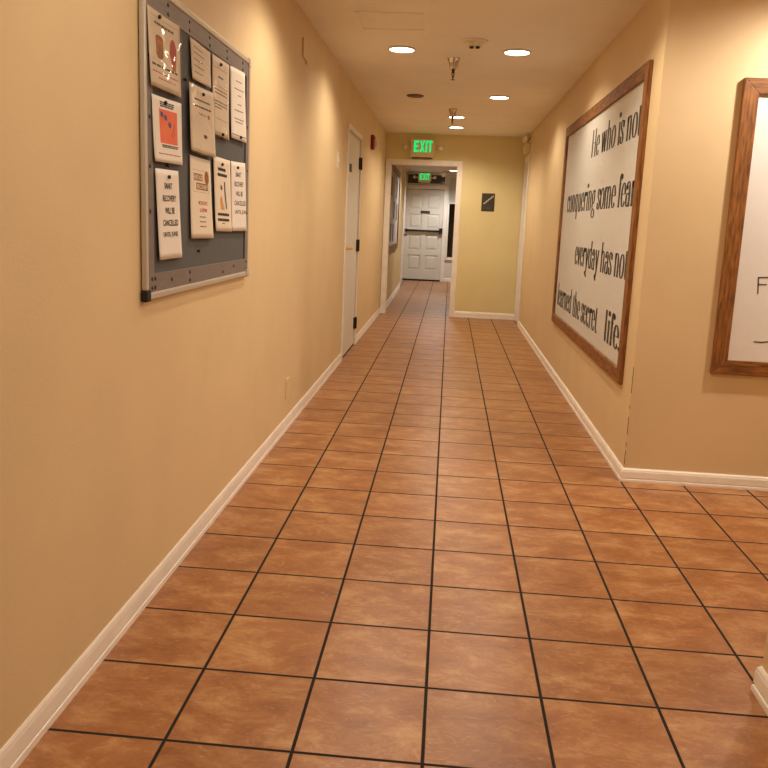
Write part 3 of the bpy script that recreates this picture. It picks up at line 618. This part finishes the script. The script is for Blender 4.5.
# ------------------------------------------------------------------ high-contrast serif lettering (outline pen glyphs, x-height 1)
ASC = 1.40
def arc(cx, cy, rx, ry, a0, a1, n=18): return [(cx+rx*math.cos(math.radians(a0+(a1-a0)*i/n)), cy+ry*math.sin(math.radians(a0+(a1-a0)*i/n))) for i in range(n+1)]
def stem(x, y0=0, y1=1): return [(x, y0), (x, y1)]
def ser(x, y, l=.13, r=.13): return [(x-l, y), (x+r, y)]
def glyph(ch):
    if ch == 'o': return .80, [arc(.40, .5, .29, .48, 0, 360, 32)]
    if ch == 'e': return .74, [arc(.38, .5, .27, .48, 2, 325, 30), [(.12, .53), (.65, .53)]]
    if ch == 'c': return .72, [arc(.38, .5, .27, .48, 45, 322, 28), arc(.56, .80, .05, .07, 0, 360, 10)]
    if ch == 'n': return .90, [stem(.20), ser(.20, .01), ser(.20, .98, .13, 0), arc(.42, .70, .23, .29, 170, 0, 12)+[(.65, 0)], ser(.65, .01)]
    if ch == 'm': return 1.35, [stem(.20), ser(.20, .01), ser(.20, .98, .13, 0), arc(.42, .70, .22, .29, 170, 0, 12)+[(.64, 0)], ser(.64, .01), arc(.87, .70, .23, .29, 170, 0, 12)+[(1.10, 0)], ser(1.10, .01)]
    if ch == 'h': return .90, [stem(.20, 0, ASC), ser(.20, .01), ser(.20, ASC-.02, .13, 0), arc(.42, .70, .23, .29, 170, 0, 12)+[(.65, 0)], ser(.65, .01)]
    if ch == 'i': return .44, [stem(.22), ser(.22, .01), ser(.22, .98, .13, 0), arc(.22, 1.30, .07, .08, 0, 360, 12), [(.16, 1.30), (.28, 1.30)]]
    if ch == 'l': return .44, [stem(.22, 0, ASC), ser(.22, .01), ser(.22, ASC-.02, .13, 0)]
    if ch == 't': return .52, [[(.24, 1.16), (.24, .18)]+arc(.38, .18, .14, .16, 180, 330, 8), [(.08, .98), (.46, .98)]]
    if ch == 'f': return .50, [[(.22, 0), (.22, 1.15)]+arc(.37, 1.15, .15, .24, 180, 40, 10), ser(.22, .01), [(.06, .98), (.44, .98)], arc(.47, 1.27, .05, .07, 0, 360, 10)]
    if ch == 'r': return .62, [stem(.20), ser(.20, .01), ser(.20, .98, .13, 0), arc(.42, .68, .20, .30, 170, 60, 8), arc(.52, .88, .06, .07, 0, 360, 10)]
    if ch == 's': return .64, [[(.52, .80)]+arc(.32, .76, .20, .22, 30, 200, 12)+[(.30, .52), (.50, .34)]+arc(.31, .24, .20, .22, 10, -150, 12), [(.12, .05), (.12, .33)], [(.52, .68), (.52, .95)]]
    if ch == 'w': return 1.20, [[(.14, .97), (.38, .02)], [(.38, .02), (.58, .97)], [(.58, .97), (.82, .02)], [(.82, .02), (1.04, .97)], ser(.14, .98), ser(.58, .98), ser(1.04, .98)]
    if ch == 'v': return .80, [[(.14, .97), (.40, .02)], [(.40, .02), (.64, .97)], ser(.14, .98), ser(.64, .98)]
    if ch == 'y': return .80, [[(.14, .97), (.42, .04)], [(.66, .97), (.40, -.10), (.28, -.34), (.16, -.36)], ser(.14, .98), ser(.66, .98), arc(.16, -.30, .05, .07, 0, 360, 10)]
    if ch == 'u': return .90, [[(.20, .98), (.20, .28)]+arc(.42, .28, .22, .28, 180, 350, 12), [(.66, .98), (.66, 0)], ser(.20, .98, .13, 0), ser(.66, .98, .13, 0), ser(.66, .01, 0, .13)]
    if ch == 'a': return .76, [arc(.34, .74, .21, .25, 160, 0, 12)+[(.55, 0)], arc(.32, .27, .21, .26, 60, 320, 20), ser(.55, .01, 0, .12), arc(.18, .78, .05, .06, 0, 360, 10)]
    if ch == 'd': return .88, [stem(.62, 0, ASC), arc(.38, .5, .26, .48, 50, 310, 24), ser(.62, ASC-.02, .13, 0), ser(.62, .01, 0, .13)]
    if ch == 'q': return .88, [stem(.62, -.4, 1), arc(.38, .5, .26, .48, 50, 310, 24), ser(.62, -.39)]
    if ch == 'g': return .80, [arc(.36, .66, .23, .32, 0, 360, 24), arc(.38, -.18, .28, .20, 0, 360, 24), [(.22, .34), (.16, .18), (.24, .06), (.50, .02)], [(.56, .84), (.72, .95)]]
    if ch == 'H': return 1.15, [stem(.22, 0, ASC), stem(.90, 0, ASC), [(.22, .72), (.90, .72)], ser(.22, .01), ser(.22, ASC-.02), ser(.90, .01), ser(.90, ASC-.02)]
    if ch == '.': return .36, [arc(.16, .08, .05, .05, 0, 360, 10), [(.09, .08), (.23, .08)]]
    return .40, []
def stroke(path, tk, tn):
    n = len(path); out = []; closed = n > 3 and abs(path[0][0]-path[-1][0])+abs(path[0][1]-path[-1][1]) < 1e-4
    for i in range(n):
        p0 = path[i-1] if i > 0 else (path[-2] if closed else path[0]); p1 = path[i+1] if i < n-1 else (path[1] if closed else path[-1])
        dx, dy = p1[0]-p0[0], p1[1]-p0[1]; L = math.hypot(dx, dy) or 1; dx /= L; dy /= L
        w_ = (tn+(tk-tn)*abs(dy)**1.5)/2
        out.append(((path[i][0]-dy*w_, path[i][1]+dx*w_), (path[i][0]+dy*w_, path[i][1]-dx*w_)))
    return out
def serif_line(mb, txt, f, y_start, y_end, xh, clip=None, tk=.26, tn=.035):
    """f(along, up) -> point. along runs 0..width in metres"""
    tot = sum(glyph(c_)[0] for c_ in txt); W = abs(y_end-y_start); k = W/tot; x = 0
    for c_ in txt:
        adv, paths = glyph(c_)
        for p in paths:
            pr = stroke(p, tk*(xh/k if False else 1), tn); vs = []
            for a_, b_ in pr:
                for q in (a_, b_):
                    al = (x+q[0])*k
                    if clip is not None: al = min(al, clip)
                    vs.append(f(al, q[1]*xh))
            mb.add(vs, [(2*i, 2*i+1, 2*i+3, 2*i+2) for i in range(len(pr)-1)])
        x += adv

# ------------------------------------------------------------------ big wood-framed quote canvas on the right wall
QY0, QY1, QZ0, QZ1, RW = 4.070, 6.830, .452, 2.050, .075
XF, XC = .908, .923
t = thing('framed_quote', (XR, (QY0+QY1)/2, QZ0), 'large wood-framed white canvas with a long printed quote on the right wall', 'wall art')
def frame4(P, t, m_up, m_lev, p, q0, q1, z0, z1, rw, depth0, depth1):
    """mitred frame: p(q, z, depth) -> point"""
    O = [(q0, z0), (q1, z0), (q1, z1), (q0, z1)]; I = [(q0+rw, z0+rw), (q1-rw, z0+rw), (q1-rw, z1-rw), (q0+rw, z1-rw)]
    for i in range(4):
        j = (i+1) % 4; quad = [O[i], O[j], I[j], I[i]]
        vs = [p(a_, b_, depth0) for a_, b_ in quad]+[p(a_, b_, depth1) for a_, b_ in quad]
        MB().add(vs, [(0, 1, 2, 3), (7, 6, 5, 4), (0, 1, 5, 4), (1, 2, 6, 5), (2, 3, 7, 6), (3, 0, 4, 7)]).build('frame_rail', m_lev if i in (0, 2) else m_up, t, bevel=.0025)
frame4(MB, t, 'wood_v', 'wood_h', lambda q, z, dd: (dd, q, z), QY0, QY1, QZ0, QZ1, RW, XR, XF)
MB().box(XC, XR-.001, QY0+RW-.01, QY1-RW+.01, QZ0+RW-.01, QZ1-RW+.01).build('canvas', 'canvas', t)
m_ = MB()
SC = XC/.92
for txt, ys, ye, zb in (('He who is not', 5.575, 4.165, 1.712), ('conquering some fear', 6.50, 4.15, 1.362), ('everyday has not', 5.90, 4.165, .983), ('learned the secret', 6.640, 4.845, .613), ('life.', 4.62, 4.15, .605)):
    ys *= SC; ye *= SC
    m_ = MB(); serif_line(m_, txt, lambda al, u_, ys=ys, zb=zb: (XC-.0012, ys-al, zb+u_), ys, ye, .128, clip=ys-(QY0+RW-.008))
    m_.build('lettering', 'letter', t)
for y in (5.41, 5.065): MB().box(XC-.003, XC, y-.014, y+.014, .92, .938).build('mounting_tab', 'ink_grey', t)

# second framed canvas, facing the camera on the passage wall
t = thing('framed_sketch', (1.97, YS, .572), 'wood-framed white canvas at the right edge on the passage wall', 'wall art')
frame4(MB, t, 'wood_v', 'wood_x', lambda q, z, dd: (q, dd, z), 1.292, 2.66, .572, 1.940, .070, YS, YS-.025)
MB().box(1.352, 2.60, YS-.010, YS-.001, .632, 1.88).build('canvas', 'canvas_bright', t)
m_ = MB()
def bar(x0, z0, x1, z1, w_=.006):
    d_ = Vector((x1-x0, 0, z1-z0)).normalized(); n_ = Vector((-d_.z, 0, d_.x))*w_/2
    A, B = Vector((x0, YS-.0112, z0)), Vector((x1, YS-.0112, z1)); m_.add([A+n_, B+n_, B-n_, A-n_], [(0, 1, 2, 3)])
bar(1.462, 1.046, 1.468, .967); bar(1.462, 1.043, 1.515, 1.046); bar(1.464, 1.010, 1.505, 1.012)
bar(1.476, .737, 1.515, .736); bar(1.513, .736, 1.60, .749); bar(1.545, 1.765, 1.60, 1.76)
m_.build('lettering', 'letter', t, label='thin black handwritten letter and strokes')

# ------------------------------------------------------------------ far hall framed board on the left with notices
def qa(y):
    return -.865-.04*(y-YE2)/(14.65-YE2)
t = thing('framed_board', (qa(12.3), 12.3, .81), 'wood-framed white board seen through the opening on the left wall', 'notice board')
frame4(MB, t, 'wood_v', 'wood_h', lambda q, z, dd: (qa(q)+dd, q, z), 11.0, 13.35, .805, 2.04, .09, 0, .028)
MB().add([(qa(y)+x, y, z) for y in (11.08, 13.27) for x in (.002, .012) for z in (.885, 1.96)], [(0, 1, 3, 2), (4, 6, 7, 5), (0, 4, 5, 1), (2, 3, 7, 6), (0, 2, 6, 4), (1, 5, 7, 3)]).build('board_surface', 'canvas', t)
k = 0
names = ['top left', 'top centre', 'top right', 'middle left', 'centre', 'middle right', 'bottom left', 'bottom centre', 'bottom right']
for j, z in enumerate((1.62, 1.28, .96)):
    for i, y in enumerate((11.5, 12.15, 12.8)):
        yy = y+random.uniform(-.08, .08); zz = z+random.uniform(-.02, .02); x_ = .0125
        MB().add([(qa(v_)+x, v_, zz+w_) for v_ in (yy-.14, yy+.14) for x in (x_, x_+.001) for w_ in (0, .26)], [(0, 1, 3, 2), (4, 6, 7, 5), (0, 4, 5, 1), (2, 3, 7, 6), (0, 2, 6, 4), (1, 5, 7, 3)]).build(
            'pinned_sheet', ['ink_grey', 'paper', 'ink_grey'][(i+j) % 3], None, label='%s sheet of paper on the far wood-framed board, %s' % (names[k], 'grey' if (i+j) % 3 != 1 else 'white'), cat='sheet of paper', group='sheets on the far framed board'); k += 1
